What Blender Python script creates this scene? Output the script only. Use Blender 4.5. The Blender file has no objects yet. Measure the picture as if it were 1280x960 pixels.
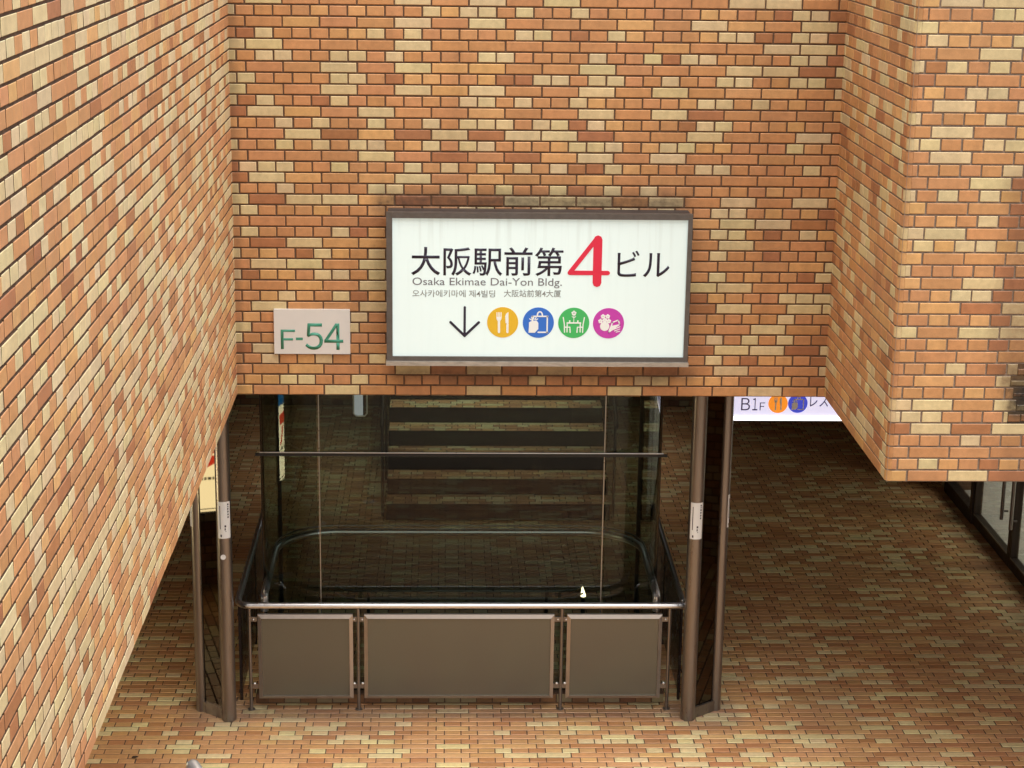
import bpy, bmesh, math, random
import numpy as np
from mathutils import Vector, Matrix, Euler
R = math.radians
scene = bpy.context.scene
COL = scene.collection

# ---------------------------------------------------------------- camera, sky, sun, exposure
def cam_basis(p, y, r):
    cp, sp, cy, sy = math.cos(p), math.sin(p), math.cos(y), math.sin(y)
    f = Vector((sy*cp, cy*cp, -sp)); rt = Vector((cy, -sy, 0)); up = rt.cross(f)
    return rt*math.cos(r)+up*math.sin(r), -rt*math.sin(r)+up*math.cos(r), f
cd = bpy.data.cameras.new('camera'); cam = bpy.data.objects.new('camera', cd); COL.objects.link(cam)
rt, up, fw = cam_basis(0.26244, 0.03611, 0.01385)
M3 = Matrix((rt, up, -fw)).transposed()
cam.matrix_world = Matrix.Translation((1.42188, -12.35194, 6.00135)) @ M3.to_4x4()
cd.sensor_width = 36; cd.lens = 36*2354.558/1280
cd.clip_start = .1; cd.clip_end = 1000
scene.camera = cam

w = bpy.data.worlds.new('World'); scene.world = w; w.use_nodes = True
nt = w.node_tree; nt.nodes.clear()
SUN_EL, SUN_ROT = 78, 40          # the sun stands behind the camera, high and a little to the right
sky = nt.nodes.new('ShaderNodeTexSky'); sky.sky_type = 'NISHITA'; sky.sun_disc = False
sky.sun_elevation = R(SUN_EL); sky.sun_rotation = R(180-SUN_ROT); sky.air_density = 1.0; sky.dust_density = 3.0; sky.ozone_density = 1.0
hs = nt.nodes.new('ShaderNodeHueSaturation'); hs.inputs['Saturation'].default_value = .18   # overcast: nearly grey
bg = nt.nodes.new('ShaderNodeBackground'); bg.inputs['Strength'].default_value = .105
wo = nt.nodes.new('ShaderNodeOutputWorld')
nt.links.new(sky.outputs[0], hs.inputs['Color']); nt.links.new(hs.outputs[0], bg.inputs['Color']); nt.links.new(bg.outputs[0], wo.inputs['Surface'])
sl = bpy.data.lights.new('sun', 'SUN'); sl.energy = 1.5; sl.angle = R(78); sl.color = (1, .985, .955)
sun = bpy.data.objects.new('sun', sl); COL.objects.link(sun)
az = R(SUN_ROT); el = R(SUN_EL)
sdir = Vector((math.sin(az)*math.cos(el), -math.cos(az)*math.cos(el), math.sin(el)))
sun.rotation_euler = sdir.to_track_quat('Z', 'Y').to_euler()
vs = scene.view_settings
vs.view_transform = 'Standard'; vs.look = 'None'; vs.gamma = 1; vs.exposure = 1.31; vs.use_curve_mapping = False
scene.cycles.max_bounces = 10; scene.cycles.transparent_max_bounces = 24; scene.cycles.glossy_bounces = 6
scene.cycles.use_denoising = True
scene.cycles.sample_clamp_indirect = 6

# ---------------------------------------------------------------- helpers
def s2l(c):
    return tuple(((x/255)/12.92 if x/255 <= .04045 else ((x/255+.055)/1.055)**2.4) for x in c)

def mat(name, color, rough=.5, metal=0., emit=0., noise=0., nscale=20., bump=0., stretch=(1, 1, 1), spec=.5, emit_col=None):
    m = bpy.data.materials.new(name); m.use_nodes = True
    n = m.node_tree.nodes; l = m.node_tree.links; b = n['Principled BSDF']
    b.inputs['Base Color'].default_value = (*color, 1); b.inputs['Roughness'].default_value = rough; b.inputs['Metallic'].default_value = metal
    b.inputs['Specular IOR Level'].default_value = spec
    if emit:
        b.inputs['Emission Color'].default_value = (*(emit_col or color), 1); b.inputs['Emission Strength'].default_value = emit
    if noise or bump:
        tc = n.new('ShaderNodeTexCoord'); mp = n.new('ShaderNodeMapping'); mp.inputs['Scale'].default_value = stretch
        t = n.new('ShaderNodeTexNoise'); t.inputs['Scale'].default_value = nscale; t.inputs['Detail'].default_value = 6; t.inputs['Roughness'].default_value = .65
        l.new(tc.outputs['Object'], mp.inputs[0]); l.new(mp.outputs[0], t.inputs['Vector'])
        if noise:
            mr = n.new('ShaderNodeMapRange'); mr.inputs[1].default_value = .3; mr.inputs[2].default_value = .7
            mr.inputs[3].default_value = 1-noise; mr.inputs[4].default_value = 1+noise
            mx = n.new('ShaderNodeVectorMath'); mx.operation = 'SCALE'; mx.inputs[0].default_value = color
            l.new(t.outputs['Fac'], mr.inputs[0]); l.new(mr.outputs[0], mx.inputs['Scale']); l.new(mx.outputs[0], b.inputs['Base Color'])
            r2 = n.new('ShaderNodeMapRange'); r2.inputs[1].default_value = .3; r2.inputs[2].default_value = .7
            r2.inputs[3].default_value = max(0, rough-.08); r2.inputs[4].default_value = min(1, rough+.1)
            l.new(t.outputs['Fac'], r2.inputs[0]); l.new(r2.outputs[0], b.inputs['Roughness'])
        if bump:
            bp = n.new('ShaderNodeBump'); bp.inputs['Strength'].default_value = bump; bp.inputs['Distance'].default_value = .01
            l.new(t.outputs['Fac'], bp.inputs['Height']); l.new(bp.outputs[0], b.inputs['Normal'])
    return m

def math_node(nt, op, a, b=None):
    nd = nt.nodes.new('ShaderNodeMath'); nd.operation = op
    for i, v in enumerate((a, b)):
        if v is None: continue
        if isinstance(v, (int, float)): nd.inputs[i].default_value = v
        else: nt.links.new(v, nd.inputs[i])
    return nd.outputs[0]

def brick_mat(name, rough=.55, grime=.12, stain_shade=(), mottling=.11, spec=.4, wear=0.):
    """fired clay tile: colour of each brick from its own face attribute, plus clay mottling, large soft grime and shaped patches of stain and painted shade.
    stains: (axis pair boxes) (ax, a0, a1, az, z0, z1, soft, strength, colour) in object space"""
    m = bpy.data.materials.new(name); m.use_nodes = True
    t = m.node_tree; n = t.nodes; l = t.links; b = n['Principled BSDF']
    b.inputs['Specular IOR Level'].default_value = spec
    at = n.new('ShaderNodeAttribute'); at.attribute_name = 'tone'
    tc = n.new('ShaderNodeTexCoord')
    n1 = n.new('ShaderNodeTexNoise'); n1.inputs['Scale'].default_value = 26; n1.inputs['Detail'].default_value = 5; n1.inputs['Roughness'].default_value = .6
    n2 = n.new('ShaderNodeTexNoise'); n2.inputs['Scale'].default_value = 260; n2.inputs['Detail'].default_value = 3
    n3 = n.new('ShaderNodeTexNoise'); n3.inputs['Scale'].default_value = 1.1; n3.inputs['Detail'].default_value = 6; n3.inputs['Roughness'].default_value = .7
    for q in (n1, n2, n3): l.new(tc.outputs['Object'], q.inputs['Vector'])
    def rng(src, a, b_, c, d):
        mr = n.new('ShaderNodeMapRange'); l.new(src, mr.inputs[0])
        for i, v in zip((1, 2, 3, 4), (a, b_, c, d)): mr.inputs[i].default_value = v
        return mr.outputs[0]
    f = math_node(t, 'MULTIPLY', rng(n1.outputs['Fac'], .3, .7, 1-mottling, 1+mottling*.8), rng(n2.outputs['Fac'], .3, .7, .93, 1.06))
    f = math_node(t, 'MULTIPLY', f, rng(n3.outputs['Fac'], .35, .62, 1-grime, 1+grime*.3))
    mpv = n.new('ShaderNodeMapping'); mpv.inputs['Scale'].default_value = (5, 5, .35); l.new(tc.outputs['Object'], mpv.inputs[0])
    n5 = n.new('ShaderNodeTexNoise'); n5.inputs['Scale'].default_value = 1.6; n5.inputs['Detail'].default_value = 5; l.new(mpv.outputs[0], n5.inputs['Vector'])
    f = math_node(t, 'MULTIPLY', f, rng(n5.outputs['Fac'], .38, .62, 1-wear, 1+wear*.3))
    sc = n.new('ShaderNodeVectorMath'); sc.operation = 'SCALE'
    l.new(at.outputs['Color'], sc.inputs[0]); l.new(f, sc.inputs['Scale'])
    colr = sc.outputs[0]
    if stain_shade:
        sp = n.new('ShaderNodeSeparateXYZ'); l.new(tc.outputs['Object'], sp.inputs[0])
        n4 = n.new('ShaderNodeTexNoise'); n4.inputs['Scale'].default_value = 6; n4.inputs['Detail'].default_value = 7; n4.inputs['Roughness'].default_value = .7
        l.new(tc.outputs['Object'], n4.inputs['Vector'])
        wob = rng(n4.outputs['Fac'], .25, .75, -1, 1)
        for (ax, a0, a1, z0, z1, soft, strength, c, *second) in stain_shade:
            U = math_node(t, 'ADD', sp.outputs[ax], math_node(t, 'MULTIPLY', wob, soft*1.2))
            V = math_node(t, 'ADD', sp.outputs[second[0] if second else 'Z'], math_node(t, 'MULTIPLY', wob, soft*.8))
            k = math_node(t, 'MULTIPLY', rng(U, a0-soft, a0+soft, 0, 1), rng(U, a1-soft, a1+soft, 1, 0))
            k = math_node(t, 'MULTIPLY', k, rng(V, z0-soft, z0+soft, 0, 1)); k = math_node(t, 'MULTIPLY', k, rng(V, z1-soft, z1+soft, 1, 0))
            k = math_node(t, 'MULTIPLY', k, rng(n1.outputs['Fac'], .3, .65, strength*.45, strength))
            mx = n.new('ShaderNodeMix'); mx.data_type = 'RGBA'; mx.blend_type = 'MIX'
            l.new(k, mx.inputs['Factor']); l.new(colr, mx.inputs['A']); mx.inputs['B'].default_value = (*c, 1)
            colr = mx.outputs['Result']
    l.new(colr, b.inputs['Base Color'])
    l.new(rng(n1.outputs['Fac'], .3, .7, rough-.08, rough+.12), b.inputs['Roughness'])
    bp = n.new('ShaderNodeBump'); bp.inputs['Strength'].default_value = .25; bp.inputs['Distance'].default_value = .004
    hh = math_node(t, 'ADD', n1.outputs['Fac'], math_node(t, 'MULTIPLY', n2.outputs['Fac'], .5))
    l.new(hh, bp.inputs['Height']); l.new(bp.outputs[0], b.inputs['Normal'])
    return m

def tag(o, label=None, cat=None, group=None, kind=None):
    if label: o['label'] = label
    if cat: o['category'] = cat
    if group: o['group'] = group
    if kind: o['kind'] = kind
    return o
def empty(name, loc=(0, 0, 0), rz=0):
    o = bpy.data.objects.new(name, None); COL.objects.link(o); o.location = loc; o.rotation_euler.z = rz; o.empty_display_size = .1
    return o
def link(name, me, parent=None, mats=()):
    o = bpy.data.objects.new(name, me); COL.objects.link(o)
    for m in mats: me.materials.append(m)
    if parent: o.parent = parent
    return o
def obj(name, bm, mats, parent=None, smooth=False, bevel=0):
    if bevel:
        bmesh.ops.bevel(bm, geom=[e for e in bm.edges if e.calc_face_angle(0) > .6], offset=bevel, segments=2, affect='EDGES', profile=.6)
    bmesh.ops.recalc_face_normals(bm, faces=bm.faces)
    me = bpy.data.meshes.new(name); bm.to_mesh(me); bm.free()
    if smooth:
        for p in me.polygons: p.use_smooth = True
        me.set_sharp_from_angle(angle=R(40))
    return link(name, me, parent, mats if isinstance(mats, (list, tuple)) else (mats,))
def bx(bm, x0, x1, y0, y1, z0, z1, mi=0, M=None):
    v = [bm.verts.new((x, y, z)) for x in (x0, x1) for y in (y0, y1) for z in (z0, z1)]
    if M is not None:
        for q in v: q.co = M @ q.co
    for f in ((0, 1, 3, 2), (4, 6, 7, 5), (0, 4, 5, 1), (2, 3, 7, 6), (0, 2, 6, 4), (1, 5, 7, 3)):
        fc = bm.faces.new([v[i] for i in f]); fc.material_index = mi
    return v
def tube(bm, pts, r, seg=16, caps=True, mi=0, round_end=(False, False)):
    """round tube through a polyline; r number or one per point"""
    pts = [Vector(p) for p in pts]; rr = r if isinstance(r, (list, tuple)) else [r]*len(pts)
    if round_end[0] or round_end[1]:
        P, Q = list(pts), list(rr)
        if round_end[0]:
            d = (pts[0]-pts[1]).normalized()
            P = [pts[0]+d*rr[0]*math.sin(a) for a in (R(88), R(65), R(40), R(20))]+P; Q = [rr[0]*math.cos(a) for a in (R(88), R(65), R(40), R(20))]+Q
        if round_end[1]:
            d = (pts[-1]-pts[-2]).normalized()
            P += [pts[-1]+d*rr[-1]*math.sin(a) for a in (R(20), R(40), R(65), R(88))]; Q += [rr[-1]*math.cos(a) for a in (R(20), R(40), R(65), R(88))]
        pts, rr = P, Q
    rings = []; prev = None
    for i, p in enumerate(pts):
        a = pts[max(i-1, 0)]; c = pts[min(i+1, len(pts)-1)]; d = (c-a).normalized()
        if prev is None:
            u = d.orthogonal().normalized()
        else:
            u = (prev-d*prev.dot(d)).normalized()
        prev = u; v = d.cross(u)
        rings.append([bm.verts.new(p+(u*math.cos(2*math.pi*k/seg)+v*math.sin(2*math.pi*k/seg))*rr[i]) for k in range(seg)])
    for A, B in zip(rings, rings[1:]):
        for k in range(seg):
            f = bm.faces.new((A[k], A[(k+1) % seg], B[(k+1) % seg], B[k])); f.material_index = mi
    if caps:
        bm.faces.new(rings[0][::-1]).material_index = mi; bm.faces.new(rings[-1]).material_index = mi
def arc(cx, cy, r, a0, a1, z, n=10):
    return [(cx+r*math.cos(R(a0+(a1-a0)*i/n)), cy+r*math.sin(R(a0+(a1-a0)*i/n)), z) for i in range(n+1)]
def wall_path(bm, pts, th, z0, z1):
    """upright sheet of real thickness along a plan path"""
    pts = [Vector((p[0], p[1], 0)) for p in pts]; cols = []
    for i, p in enumerate(pts):
        d = (pts[min(i+1, len(pts)-1)]-pts[max(i-1, 0)]).normalized(); nn = Vector((-d.y, d.x, 0))*th/2
        cols.append([bm.verts.new((q.x, q.y, z)) for q in (p+nn, p-nn) for z in (z0, z1)])
    for A, B in zip(cols, cols[1:]):
        for i, j in ((0, 1), (1, 3), (3, 2), (2, 0)):
            bm.faces.new((A[i], A[j], B[j], B[i]))
    bm.faces.new([cols[0][k] for k in (0, 2, 3, 1)]); bm.faces.new([cols[-1][k] for k in (0, 1, 3, 2)])

# ---------------------------------------------------------------- bricks
S, CR = .24, .07218            # stretcher pitch, course pitch
TOP_ROWS = 48
TONES = {'C': s2l((207, 184, 137)), 'L': s2l((206, 157, 101)), 'O': s2l((193, 139, 91)), 'D': s2l((168, 113, 73))}
MORTAR = s2l((104, 78, 58))
rng = np.random.default_rng(7)
def tone(k, dark=1.):
    c = np.array(TONES[k])*rng.uniform(.95, 1.06)*dark
    c = c*np.array([rng.uniform(.98, 1.02), rng.uniform(.96, 1.04), rng.uniform(.94, 1.06)])
    return c
def pick(pc=.31, pl=.17, pd=.15):
    x = rng.random()
    return 'C' if x < pc else 'L' if x < pc+pl else 'D' if x < pc+pl+pd else 'O'

class Bricks:
    """collects bricks on planes, and plain bodies, into ONE mesh with a colour per face"""
    def __init__(s): s.v = []; s.f = []; s.c = []; s.m = []
    def brick(s, O, U, V, N, u0, u1, v0, v1, col, h=.008, ch=.0028):
        b = len(s.v); hj = h+rng.uniform(-.0008, .0008); tl = rng.uniform(-.0006, .0006, 4)
        for (i, d) in ((0, 0), (0, hj-ch), (ch, hj)):
            for k, (uu, vv) in enumerate(((u0+i, v0+i), (u1-i, v0+i), (u1-i, v1-i), (u0+i, v1-i))):
                s.v.append(O+U*uu+V*vv+N*(d+(tl[k] if d else 0)))
        fs = [(b+8, b+9, b+10, b+11)]
        for a in (0, 4):
            for k in range(4): fs.append((b+a+k, b+a+(k+1) % 4, b+a+4+(k+1) % 4, b+a+4+k))
        s.f += fs; s.c += [col]*5+[np.minimum(col*1.22, .8)]*4; s.m += [0]+[1]*4+[0]*4
    def quad(s, p, col=MORTAR, mi=1):
        b = len(s.v); s.v += [np.array(q, float) for q in p]; s.f.append(tuple(range(b, b+len(p)))); s.c.append(col); s.m.append(mi)
    def box(s, x0, x1, y0, y1, z0, z1, skip=(), col=MORTAR, mi=1):
        P = lambda *a: [(x, y, z) for x, y, z in a]
        F = {'-x': P((x0, y0, z0), (x0, y0, z1), (x0, y1, z1), (x0, y1, z0)), '+x': P((x1, y0, z0), (x1, y1, z0), (x1, y1, z1), (x1, y0, z1)),
             '-y': P((x0, y0, z0), (x1, y0, z0), (x1, y0, z1), (x0, y0, z1)), '+y': P((x0, y1, z0), (x0, y1, z1), (x1, y1, z1), (x1, y1, z0)),
             '-z': P((x0, y0, z0), (x0, y1, z0), (x1, y1, z0), (x1, y0, z0)), '+z': P((x0, y0, z1), (x1, y0, z1), (x1, y1, z1), (x0, y1, z1))}
        for k, p in F.items():
            if k not in skip: s.quad(p, col, mi)
    def panel(s, O, U, V, N, u0, u1, rows, rowfun, sj=0., hj=-.06, pattern=None, lift=(1, 1, 1), cr=CR, j=.009, h=.008, mixf=pick, dark=1., ch=.0028):
        """alternating header / stretcher courses. rows counted downwards from rowfun; row r even = headers"""
        O, U, V, N = (np.array(q, float) for q in (O, U, V, N))
        for r in rows:
            v0 = rowfun(r)+j/2; v1 = v0+cr-j
            L = S if r % 2 else S/2; st = (sj if r % 2 else sj+hj)
            k0 = math.floor((u0-st)/L); edges = [u0]
            x = st+(k0+1)*L
            while x < u1-.004:
                if x > u0+.004: edges.append(x)
                x += L
            edges.append(u1)
            pat = (pattern or {}).get(r)
            for i, (a, b) in enumerate(zip(edges, edges[1:])):
                k = pat[i] if pat and i < len(pat) and pat[i] != '?' else mixf()
                jl = 0 if i == 0 else j/2; jr = 0 if i == len(edges)-2 else j/2
                if b-a-jl-jr < .012: continue
                dj = rng.uniform(-.0012, .0012, 3)
                s.brick(O, U, V, N, a+jl+dj[0], b-jr+dj[0], v0+dj[1], v1+dj[1]+dj[2]*.5, tone(k, dark)*np.array(lift), h, ch)
    def build(s, name, mats, parent=None):
        me = bpy.data.meshes.new(name)
        me.from_pydata([tuple(p) for p in s.v], [], s.f)
        a = me.attributes.new('tone', 'FLOAT_COLOR', 'FACE')
        buf = np.ones((len(s.f), 4), np.float32); buf[:, :3] = np.array(s.c); a.data.foreach_set('color', buf.ravel())
        me.polygons.foreach_set('material_index', np.array(s.m, np.int32))
        me.update()
        return link(name, me, parent, mats)

DIRT_SHADE = s2l((62, 48, 38))
m_brick_back = brick_mat('brick_sign_wall', wear=.10, stain_shade=(('X', .95, 3.0, 3.87, 3.99, .05, .75, DIRT_SHADE), ('X', 1.0, 3.1, 2.70, 2.80, .035, .6, DIRT_SHADE), ('X', 0, .05, 2.6, 9, .03, .45, DIRT_SHADE)))  # dirt above the sign, the sign's shadow painted below it, darker left edge
m_brick_left = brick_mat('brick_left_wall', grime=.10, wear=.06)
m_brick_block = brick_mat('brick_block', wear=.08, stain_shade=(('X', 4.60, 5.2, 3.15, 4.45, .06, .62, s2l((104, 66, 42))), ('X', 4.66, 5.2, 2.98, 3.30, .05, .8, s2l((92, 72, 44))), ('X', 4.72, 5.2, 3.02, 3.20, .03, 1.0, s2l((30, 22, 14))), ('X', 4.64, 5.2, 2.5, 2.90, .08, .4, DIRT_SHADE), ('X', 4.0, 4.2, 2.6, 2.66, .05, .3, DIRT_SHADE)))
m_mortar = mat('mortar', MORTAR, .9, noise=.25, nscale=40, bump=.5)
m_mortar_block = mat('mortar_block', s2l((142, 121, 103)), .9, noise=.25, nscale=40, bump=.5)
m_mortar_dark = mat('floor_joint', s2l((92, 72, 56)), .85, noise=.2, nscale=30)
GREY = s2l((128, 112, 98)); FD = s2l((70, 52, 40))
m_brick_floor = brick_mat('brick_floor', rough=.38, grime=.12, mottling=.13, spec=.5, stain_shade=(('X', -.5, -.02, .30, .80, .10, .55, GREY, 'Y'), ('X', 3.08, 3.6, .28, .75, .09, .55, GREY, 'Y'),
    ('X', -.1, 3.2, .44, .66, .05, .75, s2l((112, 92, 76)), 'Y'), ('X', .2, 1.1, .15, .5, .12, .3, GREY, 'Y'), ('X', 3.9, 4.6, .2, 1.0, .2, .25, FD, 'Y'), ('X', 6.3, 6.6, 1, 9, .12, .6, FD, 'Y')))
m_brick_dim = brick_mat('brick_passage', rough=.5, grime=.2)
m_soffit = mat('soffit_plaster', s2l((62, 58, 52)), .8, noise=.12, nscale=6)

Z0 = 2.6
zrow = lambda r: (35-r)*CR          # bottom of course r above the wall's lower edge
PAT = {0: 'C'+'OOOOLOLOOOCLCCOCO'+'OCOOOOOOLLOODCCD', 2: 'O'+'DCOOOLLCOCOOOOOCC'+'ODOCLOOOLCCDDCCD', 4: 'C'+'OCCOOCCOCOOOOCCOO'+'OOCOOCDCCOOOOCCD',
 6: 'C'+'COOOOCCODLLOOLDDC'+'COCCOOCOOCCOOCCD', 8: 'C'+'DCOODCOOOOOOCCOCO'+'OCLOOOOLCCOCOLOL', 10: 'L'+'OOCOCOOCOOCOCCCOC'+'CDCLOOODCCOOOLOO',
 12: 'C'+'OOCOCOCCOLCOCCOLO'+'LCCCOLCCLLOOOCLO', 14: 'D'+'CCCOOCOOOCOCOCOCO'+'CDDCLOOOCCOOOOCO', 16: 'C'+'OOCOOOOCCOOCCOCOO'+'CDOCOCOOOOOOLOOO',
 18: 'C'+'COOOLOOL'+'?'*17+'OCCOLOLD', 20: 'O'+'COOOOCDL'+'?'*17+'OCCODOCL', 22: 'C'+'OLODCLOC'+'?'*17+'OCOODOOL', 24: 'C'+'DLLOCCOC'+'?'*17+'OCOLOODC',
 26: 'O'+'OLCLOCDL'+'?'*17+'DLOOOCCC', 28: 'O'+'LOOOOOCO'+'?'*17+'OOOOOCOO', 30: 'C'+'OOOOOOOO'+'?'*17+'OCOCOCOD', 32: 'O'+'OCOLCOOC'+'ODOLOODLOOLODOOLO'+'OCODLLOD',
 34: 'O'+'LLCCOOCOOOODDDODCODLDLCCLLLLDLLOD',
 -1: 'O'+'COOOCOCOCOOOOCCO'+'O', 1: 'O'+'OLOOCOCOOOLOCLOC'+'O', 3: 'C'+'COOOCOOOOOOLOOCC'+'O', 5: 'O'+'OOCOCLLOOCOOOCCD'+'C', 7: 'C'+'OOCOCLCOOCOCOLLO'+'C',
 9: 'D'+'CLOCOOLOOCOCDOOO'+'O', 11: 'O'+'OCDLDCDCCDOOCOOC'+'O', 13: 'O'+'OOOCODODLCOCOOOO'+'O', 15: 'D'+'CLOLCOLOOLOOOOOO'+'O', 17: 'C'+'DCCLDDDCCCOCOCOC'+'O',
 19: 'O'+'OOOD????????LCCD'+'D', 21: 'O'+'DCLL????????OCOO'+'D', 23: 'O'+'CCOC????????OOOL'+'C', 25: 'O'+'OLOC????????CCOO'+'D', 27: 'O'+'COOC????????DCOC'+'C',
 29: 'C'+'OOCO????????OOCO'+'D', 31: 'D'+'COOO????????DCCD'+'C', 33: 'O'+'OLOOCDCDCOODOCOO'+'C', 35: 'L'+'OOCOOOCOOOCOOOCO'+'O'}
BLK = {-3: 'LCC', -2: 'OOOOCC', -1: 'CLOO', 0: 'OCLOLC', 1: 'OOCO', 2: 'CDCOCO', 3: 'DOOO', 4: 'OLOCCO', 5: 'OCO', 6: 'COOOCO', 7: 'OCOL', 8: 'CCOOCC', 9: 'OCOO', 10: 'OOOOOC',
 11: 'OOCD', 12: 'COCOCLD', 13: 'LOOD', 14: 'OOLOCDD', 15: 'CCOD', 16: 'LCLCCLC', 17: 'LOOL', 18: 'COOOODO', 19: 'LOCD', 20: 'OOLCCDO', 21: 'LLDC', 22: 'OOLOLDC', 23: 'COCC',
 24: 'OOLOODO', 25: 'OOOO', 26: 'OOOCODC', 27: 'OLOC', 28: 'OOOOLOO', 29: 'CCOC', 30: 'CCCOOOC', 31: 'DCDC', 32: 'OOOOCOO', 33: 'OOOO', 34: 'OLCLODL', 35: 'LOCD'}
X, Y, Z = np.eye(3)
W = 4.012; D = 1.868                 # right block: face line and how far it projects
NTOP = -TOP_ROWS+36

# brick wall above the passage (with the sign)
bk = Bricks()
ztop = Z0+zrow(NTOP)+CR
bk.box(-.3, W+.3, 0, .34, Z0, ztop, skip=())
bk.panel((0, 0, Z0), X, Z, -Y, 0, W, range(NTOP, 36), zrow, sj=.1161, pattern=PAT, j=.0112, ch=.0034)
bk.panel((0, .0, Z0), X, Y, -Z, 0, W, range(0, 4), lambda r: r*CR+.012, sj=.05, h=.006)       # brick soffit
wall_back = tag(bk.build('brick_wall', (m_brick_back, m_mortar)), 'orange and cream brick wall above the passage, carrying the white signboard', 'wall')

# left wall: a long brick mass whose face runs towards the camera
bk = Bricks()
LY = -8.6
bk.box(-3.4, 0, LY, 10.0, Z0, ztop, skip=())
bk.panel((0, 0, Z0), -Y, Z, X, 0.0, -LY, range(NTOP, 36), zrow, sj=.02, mixf=lambda: pick(.41, .09, .07), lift=(1.08, 1.13, 1.26), j=.0125, h=.010, ch=.0018)  # lift paints the pale sheen of grazing light into the brick colour
bk.panel((0, LY, Z0), X, Z, -Y, -3.4, 0, range(NTOP, 36), zrow, sj=.02)
bk.panel((0, 0, Z0), Y, -X, -Z, LY, 0, range(0, 4), lambda r: r*CR+.012, sj=.05, h=.006)
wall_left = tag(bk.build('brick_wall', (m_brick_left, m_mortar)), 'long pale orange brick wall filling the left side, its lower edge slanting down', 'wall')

# right block with a rounded corner
bk = Bricks()
RC = .026
XR = 8.2
NB = -11
bk.box(W+.001, XR, -D+.001, 10.0, Z0, Z0+zrow(NB)+CR)
CUT = {26: 4.735, 27: 4.70, 28: 4.72, 29: 4.745, 30: 4.70}
for r in range(NB, 36):
    bk.panel((0, -D, Z0), X, Z, -Y, W+RC, CUT.get(r, 5.02), (r,), zrow, sj=4.1316, pattern=BLK, j=.0105)
    if r in CUT:                                                            # crumbled bricks with open black joints
        O_, v_ = np.array((0, -D, Z0)), zrow(r)
        bk.brick(O_, X, Z, -Y, CUT[r]+.001, 5.02, v_-.001, v_+CR-.002, np.array(s2l((26, 19, 13))), .0025, .001)
        u_ = CUT[r]+.004
        while u_ < 4.98:
            w_ = rng.uniform(.05, .13); bk.brick(O_, X, Z, -Y, u_, u_+w_, v_+rng.uniform(.002, .016), v_+CR-rng.uniform(.012, .034), tone('C' if r % 2 else 'D', .75), .009+rng.uniform(-.004, .001), .004); u_ += w_+rng.uniform(0, .006)
for r in range(NB, 36):                                                   # further right; some bricks are broken away low down
    bk.panel((0, -D, Z0), X, Z, -Y, 5.021 if not 25 <= r <= 32 else 5.021+.16*((r*37) % 5)/4, XR, (r,), zrow, sj=4.1316, j=.0105)
LEFTF = {}
bk.panel((W, 0, Z0), -Y, Z, -X, 0, D-RC, range(NB, 36), zrow, sj=.06, mixf=lambda: pick(.30, .14, .12), lift=(1.05, 1.08, 1.1))
for r in range(NB, 36):                                                   # corner bricks turn the corner
    k = BLK.get(r, [pick()])[0]; c = tone(k)
    z0 = Z0+zrow(r)+.005; z1 = z0+CR-.0105
    n = 6; o = []; i_ = []
    for q in range(n+1):
        a = math.pi+ (math.pi/2)*q/n
        for (lst, rad) in ((o, RC+.008), (i_, RC)):
            lst.append((W+RC+rad*math.cos(a), -D+RC+rad*math.sin(a)))
    for q in range(n):
        bk.quad([(*o[q], z0), (*o[q+1], z0), (*o[q+1], z1), (*o[q], z1)], c, 0)
        bk.quad([(*o[q], z1), (*o[q+1], z1), (*i_[q+1], z1), (*i_[q], z1)], c, 0)
        bk.quad([(*o[q], z0), (*i_[q], z0), (*i_[q+1], z0), (*o[q+1], z0)], c, 0)
bk.panel((W, -D, Z0), X, Y, -Z, .03, 3.0, range(0, 4), lambda r: r*CR+.03, sj=.05, h=.006)
block = tag(bk.build('brick_wall', (m_brick_block, m_mortar_block)), 'projecting brick block on the right with a rounded corner and crumbling dark bricks', 'wall')

# ---------------------------------------------------------------- ground, floor, passage
bm = bmesh.new(); bx(bm, -150, 150, -150, 150, -.5, -.012)
g = obj('ground', bm, mat('paving_far', s2l((128, 110, 92)), .8, noise=.2, nscale=3)); tag(g, kind='structure')

XL, XRW, YF = -2.95, 6.55, 9.0
FC = .0734
bk = Bricks()
bk.quad([(XL-.4, -5, -.003), (XRW+.0, -5, -.003), (XRW+.0, YF, -.003), (XL-.4, YF, -.003)])
def fpick(): return pick(.24, .10, .18)
ftones = dict(TONES); TW = TONES
TONES = {'C': s2l((224, 199, 146)), 'L': s2l((214, 168, 114)), 'O': s2l((202, 152, 102)), 'D': s2l((186, 131, 85))}
nrow = int((YF+5)/FC)
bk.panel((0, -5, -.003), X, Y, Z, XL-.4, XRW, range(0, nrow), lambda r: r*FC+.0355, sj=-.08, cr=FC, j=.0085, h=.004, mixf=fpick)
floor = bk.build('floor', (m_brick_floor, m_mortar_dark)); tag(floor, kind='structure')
TONES = TW

bm = bmesh.new()
for a in ((-3.4, XR+.3, .342, 5.3), (-3.4, .80, 5.3, 7.6), (2.96, XR+.3, 5.3, 7.6), (-3.4, XR+.3, 7.6, 10.0)): bx(bm, a[0], a[1], a[2], a[3], Z0+.004, Z0+.25)   # open over the stairs
tag(obj('ceiling', bm, m_soffit), kind='structure')

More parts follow.
